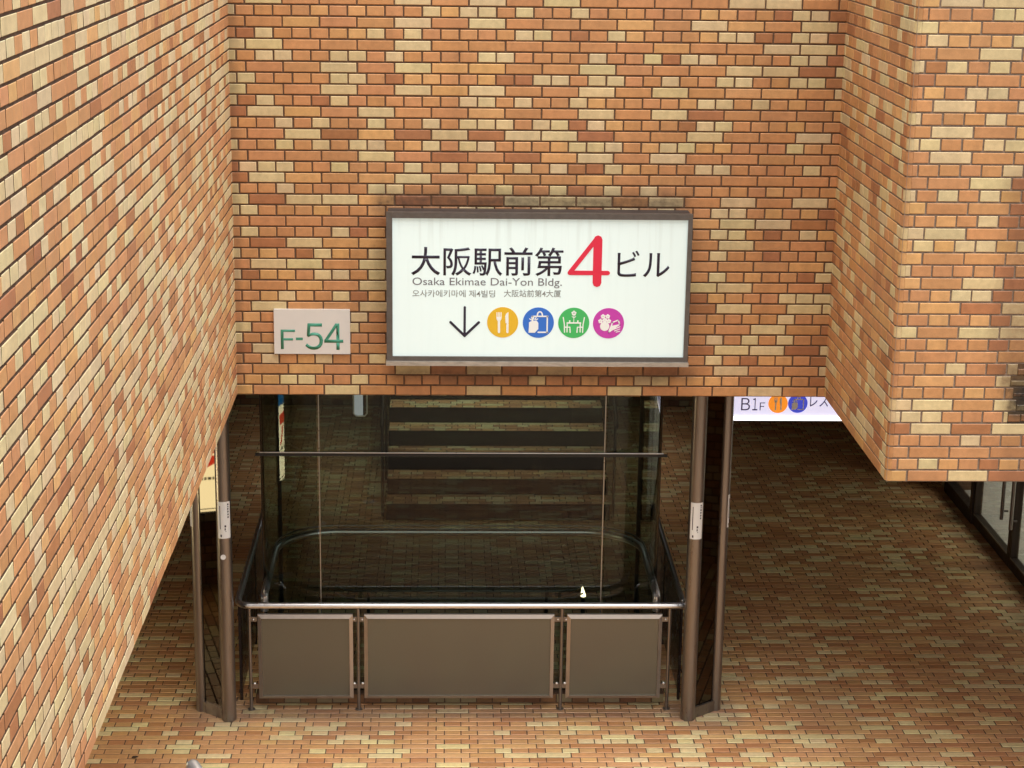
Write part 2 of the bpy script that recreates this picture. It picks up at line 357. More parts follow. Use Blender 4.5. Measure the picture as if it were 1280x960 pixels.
def side_wall(label, O, U, N, L, body, dark=.8, holes=()):
    b = Bricks(); b.box(*body)
    def vr(r): return r*CR
    for r in range(0, 36):
        segs = [(0, L)]
        for (a, c, z) in holes:
            if vr(r) < z:
                segs = [s for (p, q) in segs for s in ((p, min(q, a)), (max(p, c), q)) if s[1]-s[0] > .02]
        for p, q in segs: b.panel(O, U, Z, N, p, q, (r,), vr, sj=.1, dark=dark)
    return tag(b.build('brick_wall', (m_brick_dim, m_mortar)), label, 'wall')
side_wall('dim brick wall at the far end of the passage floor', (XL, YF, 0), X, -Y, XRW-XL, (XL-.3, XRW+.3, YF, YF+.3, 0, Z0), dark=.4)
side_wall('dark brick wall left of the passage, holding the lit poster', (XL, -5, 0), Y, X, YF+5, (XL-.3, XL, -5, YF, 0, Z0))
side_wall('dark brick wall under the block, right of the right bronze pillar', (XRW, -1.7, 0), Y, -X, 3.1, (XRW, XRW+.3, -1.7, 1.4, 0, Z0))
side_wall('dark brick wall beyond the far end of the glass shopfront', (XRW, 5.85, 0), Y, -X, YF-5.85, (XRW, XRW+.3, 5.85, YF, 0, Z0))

# ---------------------------------------------------------------- metals, glass
m_bronze = mat('bronze_tube', s2l((132, 123, 115)), .32, .85, noise=.10, nscale=30, stretch=(1, 1, .1))
m_bronze_dark = mat('dark_bronze', s2l((70, 58, 50)), .45, .7, noise=.1, nscale=25)
m_steel = mat('bright_steel', s2l((232, 230, 226)), .33, 1., noise=.05, nscale=40)
m_steel_d = mat('satin_steel', s2l((150, 146, 138)), .32, .9, noise=.08, nscale=40)
m_infill = mat('brushed_infill', s2l((110, 107, 95)), .25, .6)
m_frame = mat('panel_frame', s2l((178, 164, 150)), .38, .8, noise=.06, nscale=30)
m_black = mat('black_trim', s2l((22, 21, 20)), .5)
m_darkpanel = mat('dark_panel', s2l((52, 42, 40)), .22, 0.2, noise=.15, nscale=8)
m_white = mat('white_paint', s2l((226, 225, 220)), .5)
m_ink = mat('dark_ink', s2l((44, 38, 52)), .5)
m_grey_ink = mat('grey_ink', s2l((120, 118, 122)), .5)
def glass(name, tint, ior=1.5, rough=.0):
    m = bpy.data.materials.new(name); m.use_nodes = True; t = m.node_tree; n = t.nodes; n.clear(); l = t.links
    o = n.new('ShaderNodeOutputMaterial'); mx = n.new('ShaderNodeMixShader'); tr = n.new('ShaderNodeBsdfTransparent'); gl = n.new('ShaderNodeBsdfGlossy'); fr = n.new('ShaderNodeFresnel')
    tr.inputs[0].default_value = (*tint, 1); gl.inputs['Roughness'].default_value = rough; fr.inputs[0].default_value = ior
    gl.inputs[0].default_value = (.95, .97, .95, 1)
    geo = n.new('ShaderNodeNewGeometry')      # the inner skin of a pane does not reflect again
    l.new(math_node(t, 'MULTIPLY', fr.outputs[0], math_node(t, 'SUBTRACT', 1.0, geo.outputs['Backfacing'])), mx.inputs[0]); l.new(tr.outputs[0], mx.inputs[1]); l.new(gl.outputs[0], mx.inputs[2]); l.new(mx.outputs[0], o.inputs[0])
    return m
m_glass = glass('tinted_glass', (.715, .76, .725), 1.38)
m_glass_clear = glass('clear_glass', (.92, .94, .92))
m_mirror = mat('dark_mirror_panel', s2l((74, 68, 62)), .03, 1.)

# ---------------------------------------------------------------- twin-tube pillars
def label_bm(x, y, r, z0, z1, a0, a1):
    b = bmesh.new(); n = 8; A = []
    for i in range(n+1):
        a = R(a0+(a1-a0)*i/n)
        A.append([b.verts.new((x+(r+d)*math.cos(a), y+(r+d)*math.sin(a), z)) for d in (.0004, .0016) for z in (z0, z1)])
    for p, q in zip(A, A[1:]):
        for i, j in ((0, 1), (1, 3), (3, 2), (2, 0)): b.faces.new((p[i], p[j], q[j], q[i]))
    b.faces.new([A[0][k] for k in (0, 2, 3, 1)]); b.faces.new([A[-1][k] for k in (0, 1, 3, 2)])
    return b
def pillar(sx, front, rear, label, dot=False):
    t = empty('pillar', (front[0], front[1], 0)); tag(t, label, 'pillar', 'bronze pillars at the passage corners')
    dx, dy = rear[0]-front[0], rear[1]-front[1]
    RF, RR = .054, .043
    b = bmesh.new(); tube(b, [(0, 0, 0), (0, 0, 2.7)], RF, 28); obj('tube', b, m_bronze, t, True)
    b = bmesh.new(); tube(b, [(dx, dy, 0), (dx, dy, 2.7)], RR, 24); obj('tube', b, m_bronze, t, True)
    ln = math.hypot(dx, dy); rot = Matrix.Rotation(math.atan2(dy, dx), 4, 'Z')
    b = bmesh.new(); bx(b, RF*.8, ln-RR*.8, -.012, .012, .085, 2.65, M=rot); obj('mirror_panel', b, m_mirror, t)
    b = bmesh.new(); bx(b, RF*.6, ln-RR*.6, -.028, .028, .0, .085, M=rot); bx(b, RF*.6, RF*.6+.022, -.02, .02, .0851, 2.65, M=rot); bx(b, ln-RR*.6-.02, ln-RR*.6, -.02, .02, .0851, 2.65, M=rot)
    obj('base_rail', b, m_bronze, t, bevel=.004)
    def sticker(x, y, r, z0, z1, a0, a1):
        p = obj('sticker', label_bm(x, y, r, z0, z1, a0, a1), m_white, t, True)
        q = bmesh.new()
        am = (a0+a1)/2; hw = (a1-a0)/2
        def mark(fa, w, za, zb):
            a = R(am+fa*hw); c = Matrix.Translation((x, y, 0)) @ Matrix.Rotation(a, 4, 'Z')
            bx(q, r+.0015, r+.0024, -w/2, w/2, za, zb, M=c)
        zz = z1-.015
        for hgt in (.012, .007, .013, .014, .014, .013):
            mark(.62, .010, zz-hgt, zz); zz -= hgt+.007
        mark(.15, .012, z0+.085, z0+.10); mark(.12, .008, z0+.062, z0+.078); mark(.22, .005, z0+.05, z0+.056)
        mark(-.6, .005, z0+.07, z1-.03); mark(-.5, .010, z0+.012, z0+.03)
        obj('lettering', q, m_ink, p)
    sticker(0, 0, RF, 1.425, 1.70, -140, -40) if sx > 0 else sticker(0, 0, RF, 1.425, 1.70, -130, -30)
    if sx > 0: sticker(dx, dy, RR, 1.45, 1.70, -52, 40)
    else: sticker(dx, dy, RR, 1.45, 1.72, -220, -128)
    if dot:
        b = bmesh.new(); tube(b, [(-.004, -RF+.001, 1.285), (-.004, -RF-.004, 1.285)], .019, 20); obj('round_sticker', b, m_white, t)
    return t
pillar(-1, (-.162, .443), (-.379, .609), 'twin bronze tube pillar left of the railing, with a white round dot', True)
pillar(1, (3.221, .443), (3.444, .610), 'twin bronze tube pillar right of the railing, with two white stickers')

# ---------------------------------------------------------------- guard railing
RY = .608
rail = empty('guard_railing', (1.533, RY, 0)); tag(rail, 'bronze guard railing with three solid panels and a bright steel top rail', 'railing')
ox = 1.533
def P(x, y, z): return (x-ox, y-RY, z)
b = bmesh.new()
zr = .828
left = [P(-.105, 3.0, zr)]+[P(*p) for p in arc(-.105+.1, RY+.1, .1, 180, 270, zr, 8)]
right = [P(3.172, RY, zr)]
tube(b, left+right, .024, 18, round_end=(False, True)); obj('top_rail', b, m_steel, rail, True)
b = bmesh.new(); tube(b, [P(3.185, .70, zr), P(3.2, 3.0, zr)], .02, 14, round_end=(True, True)); obj('side_rail', b, m_steel_d, rail, True)
for xs in (-.015, .782, 2.283, 3.081):
    b = bmesh.new(); tube(b, [P(xs, RY, 0), P(xs, RY, zr-.02)], .013, 14); tube(b, [P(xs, RY, 0), P(xs, RY, .008)], .028, 18)
    for s in (-1, 1):
        if (xs < 0 and s < 0) or (xs > 3 and s > 0): continue
        for zz in (.705, .175): bx(b, xs-ox+(.01 if s > 0 else -.055), xs-ox+(.055 if s > 0 else -.01), -.008, .008, zz, zz+.035)
    po_ = obj('post', b, m_bronze, rail, True)
    for s in (-1, 1):
        if (xs < 0 and s < 0) or (xs > 3 and s > 0): continue
        for zz in (.7225, .215):
            b = bmesh.new(); bmesh.ops.create_uvsphere(b, u_segments=12, v_segments=8, radius=.011 if zz < .5 else .007, matrix=Matrix.Translation((xs-ox+s*.03, -.012, zz)))
            obj('bolt', b, m_steel, po_, True)
for xa, xb in ((.046, .743), (.825, 2.227), (2.321, 3.026)):
    za, zb = .096, .762; fwid = .026
    b = bmesh.new()
    # mitred frame with a sloping bright top
    o = [(xa, za), (xb, za), (xb, zb), (xa, zb)]; i_ = [(xa+fwid, za+fwid*.8), (xb-fwid, za+fwid*.8), (xb-fwid, zb-fwid*1.1), (xa+fwid, zb-fwid*1.1)]
    def ring(pts, y): return [b.verts.new(P(x, y, z)) for x, z in pts]
    A = ring(o, RY-.012); B_ = ring(i_, RY-.024); C_ = ring(i_, RY-.004); D_ = ring(o, RY+.016)
    for p, q in ((D_, A), (A, B_), (B_, C_)):
        for k in range(4): b.faces.new((p[k], p[(k+1) % 4], q[(k+1) % 4], q[k]))
    fr = obj('panel_frame', b, m_frame, rail)
    b = bmesh.new(); bx(b, xa+.01-ox, xb-.01-ox, -.008, .010, za+.01, zb-.01); obj('infill_panel', b, m_infill, fr)
for sx, xx in ((-1, -.105), (1, 3.19)):
    b = bmesh.new(); bx(b, xx-.008-ox, xx+.008-ox, .75-RY, 2.95-RY, .07, .795); obj('side_panel', b, m_darkpanel, rail)
    for yy in (.78, 1.85, 2.92):
        b = bmesh.new(); tube(b, [P(xx, yy, 0), P(xx, yy, zr)], .012, 10); obj('post', b, m_bronze_dark, rail, True)

# ---------------------------------------------------------------- glass enclosure behind the railing
GX0, GX1, GY0, GY1, GR = .04, 3.04, .78, 2.55, .46
enc = empty('glass_enclosure', (1.54, GY0, 0)); tag(enc, 'tinted glass enclosure with rounded corners standing behind the guard railing', 'glass enclosure')
eo = Vector((1.54, GY0, 0))
sh = lambda pts: [(p[0]-eo.x, p[1]-eo.y)+tuple(p[2:]) for p in pts]
ZT = 2.598
panes = [[(GX0+GR, GY0), (GX1-GR, GY0)], arc(GX0+GR, GY0+GR, GR, 268, 181, 0, 14), arc(GX1-GR, GY0+GR, GR, 272, 359, 0, 14),
         [(GX0, GY0+GR+.01), (GX0, GY1-.02)], [(GX1, GY0+GR+.01), (GX1, GY1-.02)], [(GX0+.02, GY1), (GX1-.02, GY1)]]
for pp in panes:
    b = bmesh.new(); wall_path(b, sh([p[:2] for p in pp]), .010, .08, ZT); obj('glass_pane', b, m_glass, enc, True)
# masonry kerb below the glass
kb = Bricks()
kb.box(GX0-eo.x-.03, GX1-eo.x+.03, -.06, .03, 0, .078, skip=('-z',))
kb.panel((GX0-eo.x-.03, -.06, 0), X, Z, -Y, 0, GX1-GX0+.06, (0,), lambda r: .004, sj=.03, dark=.45)
kb.build('brick_kerb', (m_brick_dim, m_mortar), enc)
b = bmesh.new()
outline = [(GX0, GY1)]+[p[:2] for p in arc(GX0+GR, GY0+GR, GR, 180, 270, 0, 12)]+[p[:2] for p in arc(GX1-GR, GY0+GR, GR, 270, 360, 0, 12)]+[(GX1, GY1)]
tube(b, [(GX0-eo.x+.03, -.022, 1.955), (GX1-eo.x-.03, -.022, 1.955)], .0048, 10); obj('transom', b, m_steel, enc, True)
b = bmesh.new(); bx(b, GX0-eo.x, GX1-eo.x, -.030, -.008, 1.930, 1.9475); obj('transom_shadow', b, m_black, enc)  # black strip standing in for the shadow below the transom bar
b = bmesh.new(); wall_path(b, [(x-eo.x, y-eo.y) for x, y in outline], .04, .03, .075); obj('base_channel', b, m_bronze_dark, enc, True)
for xs in (GX0+GR, GX1-GR):
    b = bmesh.new(); bx(b, xs-eo.x-.004, xs-eo.x+.004, -.009, .009, .08, ZT); obj('glass_joint', b, m_steel_d, enc)
for xs in (GX0, GX1):
    b = bmesh.new(); bx(b, xs-eo.x-.02, xs-eo.x+.02, GY1-eo.y-.02, GY1-eo.y+.02, .0, ZT); obj('corner_post', b, m_black, enc)
    b = bmesh.new(); bx(b, xs-eo.x-.012, xs-eo.x+.012, GR-.012, GR+.012, .0, ZT); obj('corner_post', b, m_bronze_dark, enc)
# inner handrail: U with rounded corners, hugging the side glass
HR = .47; HY = 2.22
hp = [(GX0+.035, GY0+.05, zr-.13), (GX0+.035, GY0+.06, zr-.02), (GX0+.035, GY0+.09, zr)]+[p for p in arc(GX0+.035+HR, HY-HR, HR, 180, 90, zr, 12)]+[p for p in arc(GX1-.035-HR, HY-HR, HR, 90, 0, zr, 12)]+[(GX1-.035, GY0+.09, zr), (GX1-.035, GY0+.06, zr-.02), (GX1-.035, GY0+.05, zr-.13)]
b = bmesh.new(); tube(b, [(x-eo.x, y-eo.y, z) for x, y, z in hp], .029, 14); obj('inner_handrail', b, m_steel, enc, True)
b = bmesh.new(); tube(b, [(x-eo.x, y-eo.y, z+.055) for x, y, z in hp], .007, 10); obj('inner_handrail', b, m_steel_d, enc, True)
for zz in (.235, .165):
    b = bmesh.new()
    lp = [(.50, 2.50, zz+.02), (.60, 2.44, zz), (.72, 2.42, zz), (2.36, 2.42, zz), (2.50, 2.44, zz), (2.58, 2.50, zz+.02)]
    tube(b, [(x-eo.x, y-eo.y, z) for x, y, z in lp], .008, 10); obj('low_rail', b, m_steel_d, enc, True)
for xs in (.78, 2.27):
    b = bmesh.new(); tube(b, [(xs-eo.x, 2.42-eo.y, 0), (xs-eo.x, 2.42-eo.y, .23)], .013, 10); obj('low_rail_post', b, m_black, enc, True)

# small floor lamp inside the enclosure, glowing through the glass
m_lamp = mat('lamp_glow', (1, .9, .6), .4, emit=2.2, emit_col=(1, .86, .5))
def floor_lamp(x, y, label):
    t = empty('floor_lamp', (x, y, 0)); tag(t, label, 'lamp')
    b = bmesh.new(); tube(b, [(0, 0, 0), (0, 0, .15)], .018, 14); obj('lamp_body', b, m_black, t, True)
    b = bmesh.new(); tube(b, [(0, 0, .152), (0, 0, .165), (-.004, 0, .20), (-.009, 0, .245)], [.022, .021, .013, .002], 16)
    obj('lamp_lens', b, m_lamp, t, True)
floor_lamp(2.585, 2.515, 'small glowing wedge lamp behind the glass above the right railing panel')

# ---------------------------------------------------------------- stairs beyond the enclosure
st = empty('staircase', (1.8, 4.9, 0)); tag(st, 'dark brick staircase climbing away behind the glass enclosure', 'staircase')
sb = Bricks(); NS = 10; TD, RS = .29, .16
for k in range(NS):
    y0 = k*TD; z0 = k*RS
    sb.box(-.95, 1.21, y0, y0+TD if k < NS-1 else 3.55, 0, z0+RS, skip=('-z', '+y'), col=s2l((60, 52, 46)))
    sb.panel((-.95, y0, z0+RS), X, Y, Z, 0, 2.16, range(0, 4), lambda r: r*CR+.002, sj=.05*k, h=.005, dark=1., mixf=lambda: pick(.3, .15, .15))
m_riser = mat('stair_riser', s2l((22, 23, 23)), .75, spec=.2)  # near-black colour puts the shade on the risers into the material
sb.build('steps', (m_brick_dim, m_riser), st)
for sx in (-.99, 1.25):
    b = bmesh.new(); tube(b, [(sx, -.02, .95), (sx, NS*TD, .95+NS*RS)], .02, 12, round_end=(True, True))
    for k in (0, 4, 8): tube(b, [(sx, k*TD+.1, 0), (sx, k*TD+.1, .97+k*RS)], .014, 10)
    obj('stair_rail', b, m_bronze_dark, st, True)

# ---------------------------------------------------------------- text and strokes
def text_mesh(body, size, ext=.001, offset=0., align='LEFT', spacing=1.):
    c = bpy.data.curves.new('text', 'FONT'); c.body = body; c.size = size; c.extrude = ext; c.offset = offset; c.align_x = align; c.space_character = spacing
    c.resolution_u = 4
    o = bpy.data.objects.new('text', c); COL.objects.link(o)
    dg = bpy.context.evaluated_depsgraph_get(); me = bpy.data.meshes.new_from_object(o.evaluated_get(dg))
    bpy.data.objects.remove(o); bpy.data.curves.remove(c)
    return me
def text_fit(name, body, x0, x1, z0, z1, y, m, parent, offset=0., ext=.001, yaw=None):
    """upright lettering filling the box x0..x1, z0..z1 on a plane facing -y (local to parent)"""
    me = text_mesh(body, 1., 0., offset)
    me.name = name
    co = np.empty(len(me.vertices)*3); me.vertices.foreach_get('co', co); co = co.reshape(-1, 3)
    mn, mx = co.min(0), co.max(0)
    sx, sz = (x1-x0)/(mx[0]-mn[0]), (z1-z0)/(mx[1]-mn[1])
    out = np.zeros_like(co); out[:, 0] = x0+(co[:, 0]-mn[0])*sx; out[:, 2] = z0+(co[:, 1]-mn[1])*sz; out[:, 1] = y
    bm = bmesh.new(); bm.from_mesh(me)
    bm.verts.ensure_lookup_table()
    for v, c in zip(bm.verts, out): v.co = c
    r = bmesh.ops.extrude_face_region(bm, geom=list(bm.faces))
    for g in r['geom']:
        if isinstance(g, bmesh.types.BMVert): g.co.y -= ext
    bmesh.ops.recalc_face_normals(bm, faces=bm.faces)
    me2 = bpy.data.meshes.new(name); bm.to_mesh(me2); bm.free(); bpy.data.meshes.remove(me)
    return link(name, me2, parent, (m,))
def stroke(bm, pts, w, y, th=.001, caps=True):
    """flat rounded pen stroke in the xz plane; w number or one per point"""
    pts = [Vector((p[0], 0, p[1])) for p in pts]; ww = w if isinstance(w, (list, tuple)) else [w]*len(pts)
    L, Rr = [], []
    for i, p in enumerate(pts):
        d = (pts[min(i+1, len(pts)-1)]-pts[max(i-1, 0)]).normalized(); nn = Vector((-d.z, 0, d.x))*ww[i]/2
        L.append(p+nn); Rr.append(p-nn)
    pol = list(L)
    if caps:
        d = (pts[-1]-pts[-2]).normalized(); nn = Vector((-d.z, 0, d.x))
        pol += [pts[-1]+(nn*math.cos(a)+d*math.sin(a))*ww[-1]/2 for a in (R(45), R(90), R(135))]
    pol += Rr[::-1]
    if caps:
        d = (pts[0]-pts[1]).normalized(); nn = Vector((-d.z, 0, d.x))
        pol += [pts[0]+(nn*math.cos(a)+d*math.sin(a))*ww[0]/2 for a in (R(45), R(90), R(135))]
    poly(bm, [(p.x, p.z) for p in pol], y, th)
def poly(bm, pts, y, th=.001):
    a = [bm.verts.new((x, y, z)) for x, z in pts]; c = [bm.verts.new((x, y-th, z)) for x, z in pts]
    n = len(pts)
    bm.faces.new(a); bm.faces.new(c[::-1])
    for i in range(n): bm.faces.new((a[i], c[i], c[(i+1) % n], a[(i+1) % n]))
def disc(bm, x, z, r, y, th=.001, n=32):
    poly(bm, [(x+r*math.cos(2*math.pi*k/n), z+r*math.sin(2*math.pi*k/n)) for k in range(n)], y, th)

def icon_cutlery(bm, r, y):
    for dx in (-.14, -.047, .047, .14): stroke(bm, [((-.24+dx)*r, .64*r), ((-.24+dx)*r, .30*r)], .055*r, y)
    poly(bm, [(-.41*r, .36*r), (-.07*r, .36*r), (-.09*r, .20*r), (-.17*r, .08*r), (-.31*r, .08*r), (-.39*r, .20*r)], y, .0011)
    stroke(bm, [(-.24*r, .12*r), (-.23*r, -.64*r)], .15*r, y, .0012)
    poly(bm, [(.18*r, -.05*r), (.16*r, .4*r), (.22*r, .58*r), (.36*r, .68*r), (.38*r, -.05*r)], y)
    stroke(bm, [(.31*r, -.1*r), (.31*r, -.64*r)], .14*r, y, .0011)
def icon_bag(bm, r, y):
    for a, b in (((-.4, .42), (.6, .42)), ((.57, .42), (.57, -.66)), ((.6, -.63), (0, -.63)), ((-.38, .42), (-.38, .15))):
        stroke(bm, [(a[0]*r, a[1]*r), (b[0]*r, b[1]*r)], .09*r, y)
    stroke(bm, [(.09*r+.16*r*math.cos(R(a)), .48*r+.24*r*math.sin(R(a))) for a in range(0, 181, 20)], .09*r, y, .0012)
    poly(bm, [(-.6*r, .02*r), (-.38*r, .14*r), (-.1*r, .12*r), (0, -.02*r), (0, -.42*r), (-.22*r, -.66*r), (-.62*r, -.66*r), (-.6*r, -.3*r)], y, .0013)
    for a in (30, 60, 90, 120, 150): stroke(bm, [((-.3+.16*math.cos(R(a)))*r, (.12+.1*math.sin(R(a)))*r), ((-.3+.3*math.cos(R(a)))*r, (.12+.26*math.sin(R(a)))*r)], .06*r, y, .0009)
def icon_table(bm, r, y):
    stroke(bm, [(-.42*r, 0), (.44*r, 0)], .09*r, y)
    for s in (-1, 1):
        stroke(bm, [(s*.42*r, 0), (s*.42*r, -.6*r)], .07*r, y, .0011)
        stroke(bm, [(s*.68*r, .36*r), (s*.60*r, -.1*r), (s*.58*r, -.62*r)], .07*r, y, .0012)
        stroke(bm, [(s*.58*r, -.28*r), (s*.24*r, -.28*r), (s*.22*r, -.62*r)], .08*r, y, .0013)
        stroke(bm, [(s*.26*r, .08*r), (s*.26*r, .14*r)], .09*r, y, .0009)
    stroke(bm, [(0, .05*r), (0, .5*r)], .04*r, y, .0014)
    for a in range(0, 360, 72): disc(bm, .10*r*math.cos(R(a+18)), (.64+.10*math.sin(R(a+18)))*r, .07*r, y, .0015, 10)
    stroke(bm, [(-.12*r, .42*r), (0, .34*r), (.12*r, .42*r)], .04*r, y, .0016)
def icon_flower(bm, r, y):
    for cx, cz in ((-.36, .45), (-.06, .45), (-.52, .14), (-.24, .2), (.02, .14)):
        for a in range(0, 360, 72): disc(bm, (cx+.085*math.cos(R(a+18)))*r, (cz+.085*math.sin(R(a+18)))*r, .07*r, y, .001+.00005*(a/72), 10)
    disc(bm, -.24*r, -.2*r, .30*r, y, .0014, 24)
    for a, b in (((.02, -.6), (.26, .06)), ((.26, .06), (.62, .22)), ((.62, .22), (.72, -.06)), ((.72, -.06), (.02, -.6))):
        stroke(bm, [(a[0]*r, a[1]*r), (b[0]*r, b[1]*r)], .08*r, y, .0011)
    poly(bm, [(.04*r, -.58*r), (.2*r, -.16*r), (.70*r, -.06*r)], y, .0012)
    for k in range(3): stroke(bm, [((.3+.1*k)*r, (-.42-.08*k)*r), (.74*r, (-.22-.15*k)*r)], .05*r, y, .0013)

def icon(parent, cx, cz, r, y, colr, fun, scale=1.0):
    b = bmesh.new(); disc(b, 0, 0, r, 0, .0015, 48)
    o = obj('icon', b, colr, parent); o.location = (cx, y, cz)
    b = bmesh.new(); fun(b, r, -.0016); obj('pictogram', b, m_icon_white, o)
m_icon_white = mat('icon_white', s2l((236, 240, 236)), .5, emit=.0)

# ---------------------------------------------------------------- main signboard
SD = .215
sgn = empty('signboard', (2.037, 0, 2.82)); tag(sgn, 'large white signboard naming the building with a red 4 and four round icons', 'sign')
m_sign = mat('sign_face', s2l((214, 226, 222)), .35, emit=.10, emit_col=(.76, 1, .98))
def streaks(m):
    t = m.node_tree; n = t.nodes; l = t.links; b = n['Principled BSDF']
    tc = n.new('ShaderNodeTexCoord'); mp = n.new('ShaderNodeMapping'); mp.inputs['Scale'].default_value = (26, 1, 1.2)
    no = n.new('ShaderNodeTexNoise'); no.inputs['Scale'].default_value = 1; no.inputs['Detail'].default_value = 4
    l.new(tc.outputs['Object'], mp.inputs[0]); l.new(mp.outputs[0], no.inputs['Vector'])
    sp = n.new('ShaderNodeSeparateXYZ'); l.new(tc.outputs['Object'], sp.inputs[0])
    a = n.new('ShaderNodeMapRange'); l.new(no.outputs['Fac'], a.inputs[0]); a.inputs[1].default_value = .5; a.inputs[2].default_value = .75; a.inputs[3].default_value = 0; a.inputs[4].default_value = .38
    z = n.new('ShaderNodeMapRange'); l.new(sp.outputs['Z'], z.inputs[0]); z.inputs[1].default_value = .55; z.inputs[2].default_value = 1.0; z.inputs[3].default_value = .12; z.inputs[4].default_value = 1
    k = math_node(t, 'MULTIPLY', a.outputs[0], z.outputs[0])
    mx = n.new('ShaderNodeMix'); mx.data_type = 'RGBA'; l.new(k, mx.inputs['Factor']); mx.inputs['A'].default_value = b.inputs['Base Color'].default_value; mx.inputs['B'].default_value = (*s2l((170, 176, 166)), 1)
    l.new(mx.outputs['Result'], b.inputs['Base Color'])
streaks(m_sign)

SO = Vector((2.037, 0, 2.82))
def sp_(b): return (b[0]-SO.x, b[1]-SO.x, b[2]-SO.z, b[3]-SO.z)
m_signframe = mat('sign_frame', s2l((108, 102, 97)), .42, .7, noise=.12, nscale=24)
m_signlip = mat('sign_lip', s2l((176, 168, 156)), .45, .6, noise=.2, nscale=18, stretch=(1, 1, 4))
m_hood = mat('sign_hood', s2l((56, 44, 38)), .8, .0, noise=.35, nscale=14, stretch=(.4, 1, 1))
fx0, fx1, fz0, fz1 = sp_((1.0258, 3.0311, 2.8765, 3.8901)); ax0, ax1, az0, az1 = sp_((1.0652, 3.0017, 2.9243, 3.8532))
b = bmesh.new()
for a in ((fx0, ax0, fz0, fz1), (ax1, fx1, fz0, fz1), (ax0+.0005, ax1-.0005, az1, fz1), (ax0+.0005, ax1-.0005, fz0+.0185, az0)): bx(b, a[0], a[1], -SD, -SD+.05, a[2], a[3])
obj('sign_frame', b, m_signframe, sgn, bevel=.003)
b = bmesh.new(); bx(b, fx0-.004, fx1+.004, -SD-.022, -SD+.04, fz0-.010, fz0+.018)
obj('sign_lip', b, m_signlip, sgn, bevel=.003)
b = bmesh.new(); bx(b, fx0+.008, fx1-.008, -SD+.0505, -.006, fz0+.02, fz1-.006); obj('sign_box', b, m_hood, sgn)
b = bmesh.new(); bx(b, ax0, ax1, -SD+.018, -SD+.05, az0, az1); obj('sign_face', b, m_sign, sgn)
FY = -SD+.0175
m_txt = mat('sign_lettering', s2l((38, 30, 50)), .4)
m_red = mat('sign_red', s2l((222, 40, 70)), .4)
m_eng = mat('sign_lettering_grey', s2l((112, 108, 112)), .5)
m_kor = mat('sign_lettering_pale', s2l((138, 138, 132)), .5)
k = sp_((1.1876, 2.1873, 3.4703, 3.6626)); text_fit('lettering', '大阪駅前第', *k, FY, m_txt, sgn, offset=.008)
k = sp_((2.5443, 2.8895, 3.4691, 3.6459)); text_fit('lettering', 'ビル', *k, FY, m_txt, sgn, offset=.004)
k = sp_((1.1965, 2.1807, 3.3898, 3.4569)); text_fit('lettering', 'Osaka Ekimae Dai-Yon Bldg.', *k, FY, m_eng, sgn, offset=.0)
k = sp_((1.1965, 1.7414, 3.3264, 3.3749)); text_fit('lettering', '오사카에키마에 제4빌딩', *k, FY, m_kor, sgn, offset=.004)
k = sp_((1.7994, 2.1769, 3.3297, 3.3782)); text_fit('lettering', '大阪站前第4大厦', *k, FY, m_kor, sgn, offset=.004)
x0, x1, z0, z1 = sp_((2.2172, 2.4964, 3.3989, 3.7471)); wd, hg = x1-x0, z1-z0
b = bmesh.new()
stroke(b, [(x0+.70*wd, z1-.03), (x0+.70*wd, z0+.03)], .058, FY, .003)
stroke(b, [(x0+.68*wd, z1-.02), (x0+.06*wd, z0+.285*hg)], .030, FY, .0035)
stroke(b, [(x0+.05*wd, z0+.275*hg), (x0+.95*wd, z0+.275*hg)], .030, FY, .0025)
obj('red_numeral', b, m_red, sgn)
x0, x1, z0, z1 = sp_((1.442, 1.6414, 3.0503, 3.2621)); xm = (x0+x1)/2
b = bmesh.new()
stroke(b, [(xm, z1-.004), (xm, z0+.012)], .016, FY, .002)
stroke(b, [(x0+.006, z0+.5*(z1-z0)), (xm, z0+.014)], .017, FY, .0025); stroke(b, [(x1-.006, z0+.5*(z1-z0)), (xm, z0+.014)], .017, FY, .003)
obj('arrow', b, m_txt, sgn)
def flat(name, c, e=0): return mat(name, s2l(c), .45, emit=e)
for bb, c, f, nm in (((1.6906, 1.8961, 3.0517, 3.2625), (226, 182, 40), icon_cutlery, 'icon_yellow'), ((1.9274, 2.1326, 3.0508, 3.2618), (48, 112, 206), icon_bag, 'icon_blue'),
                     ((2.1624, 2.3678, 3.0504, 3.2616), (66, 184, 98), icon_table, 'icon_green'), ((2.3934, 2.5992, 3.049, 3.2603), (196, 62, 172), icon_flower, 'icon_magenta')):
    k = sp_(bb); icon(sgn, (k[0]+k[1])/2, (k[2]+k[3])/2, .1035, FY, flat(nm, c), f)

# ---------------------------------------------------------------- small plate F-54
pl = empty('number_plate', (.521, 0, 2.892)); tag(pl, 'small pale plate with green lettering F-54 on the brick wall', 'sign')
b = bmesh.new(); bx(b, -.254, .254, -.03, -.004, 0, .306); obj('plate', b, mat('plate_white', s2l((212, 208, 201)), .5, noise=.03, nscale=5), pl, bevel=.003)
m_green = mat('plate_green', s2l((62, 138, 112)), .5)
text_fit('lettering', 'Ｆ', .3113-.521, .4076-.521, .0338, .1675, -.0301, m_green, pl, offset=.004)
text_fit('lettering', '-', .4124-.521, .4585-.521, .0951, .1133, -.0301, m_green, pl)
text_fit('lettering', '５', .4747-.521, .594-.521, .0296, .2118, -.0301, m_green, pl, offset=.006)
text_fit('lettering', '４', .602-.521, .729-.521, .0296, .2118, -.0301, m_green, pl, offset=.006)

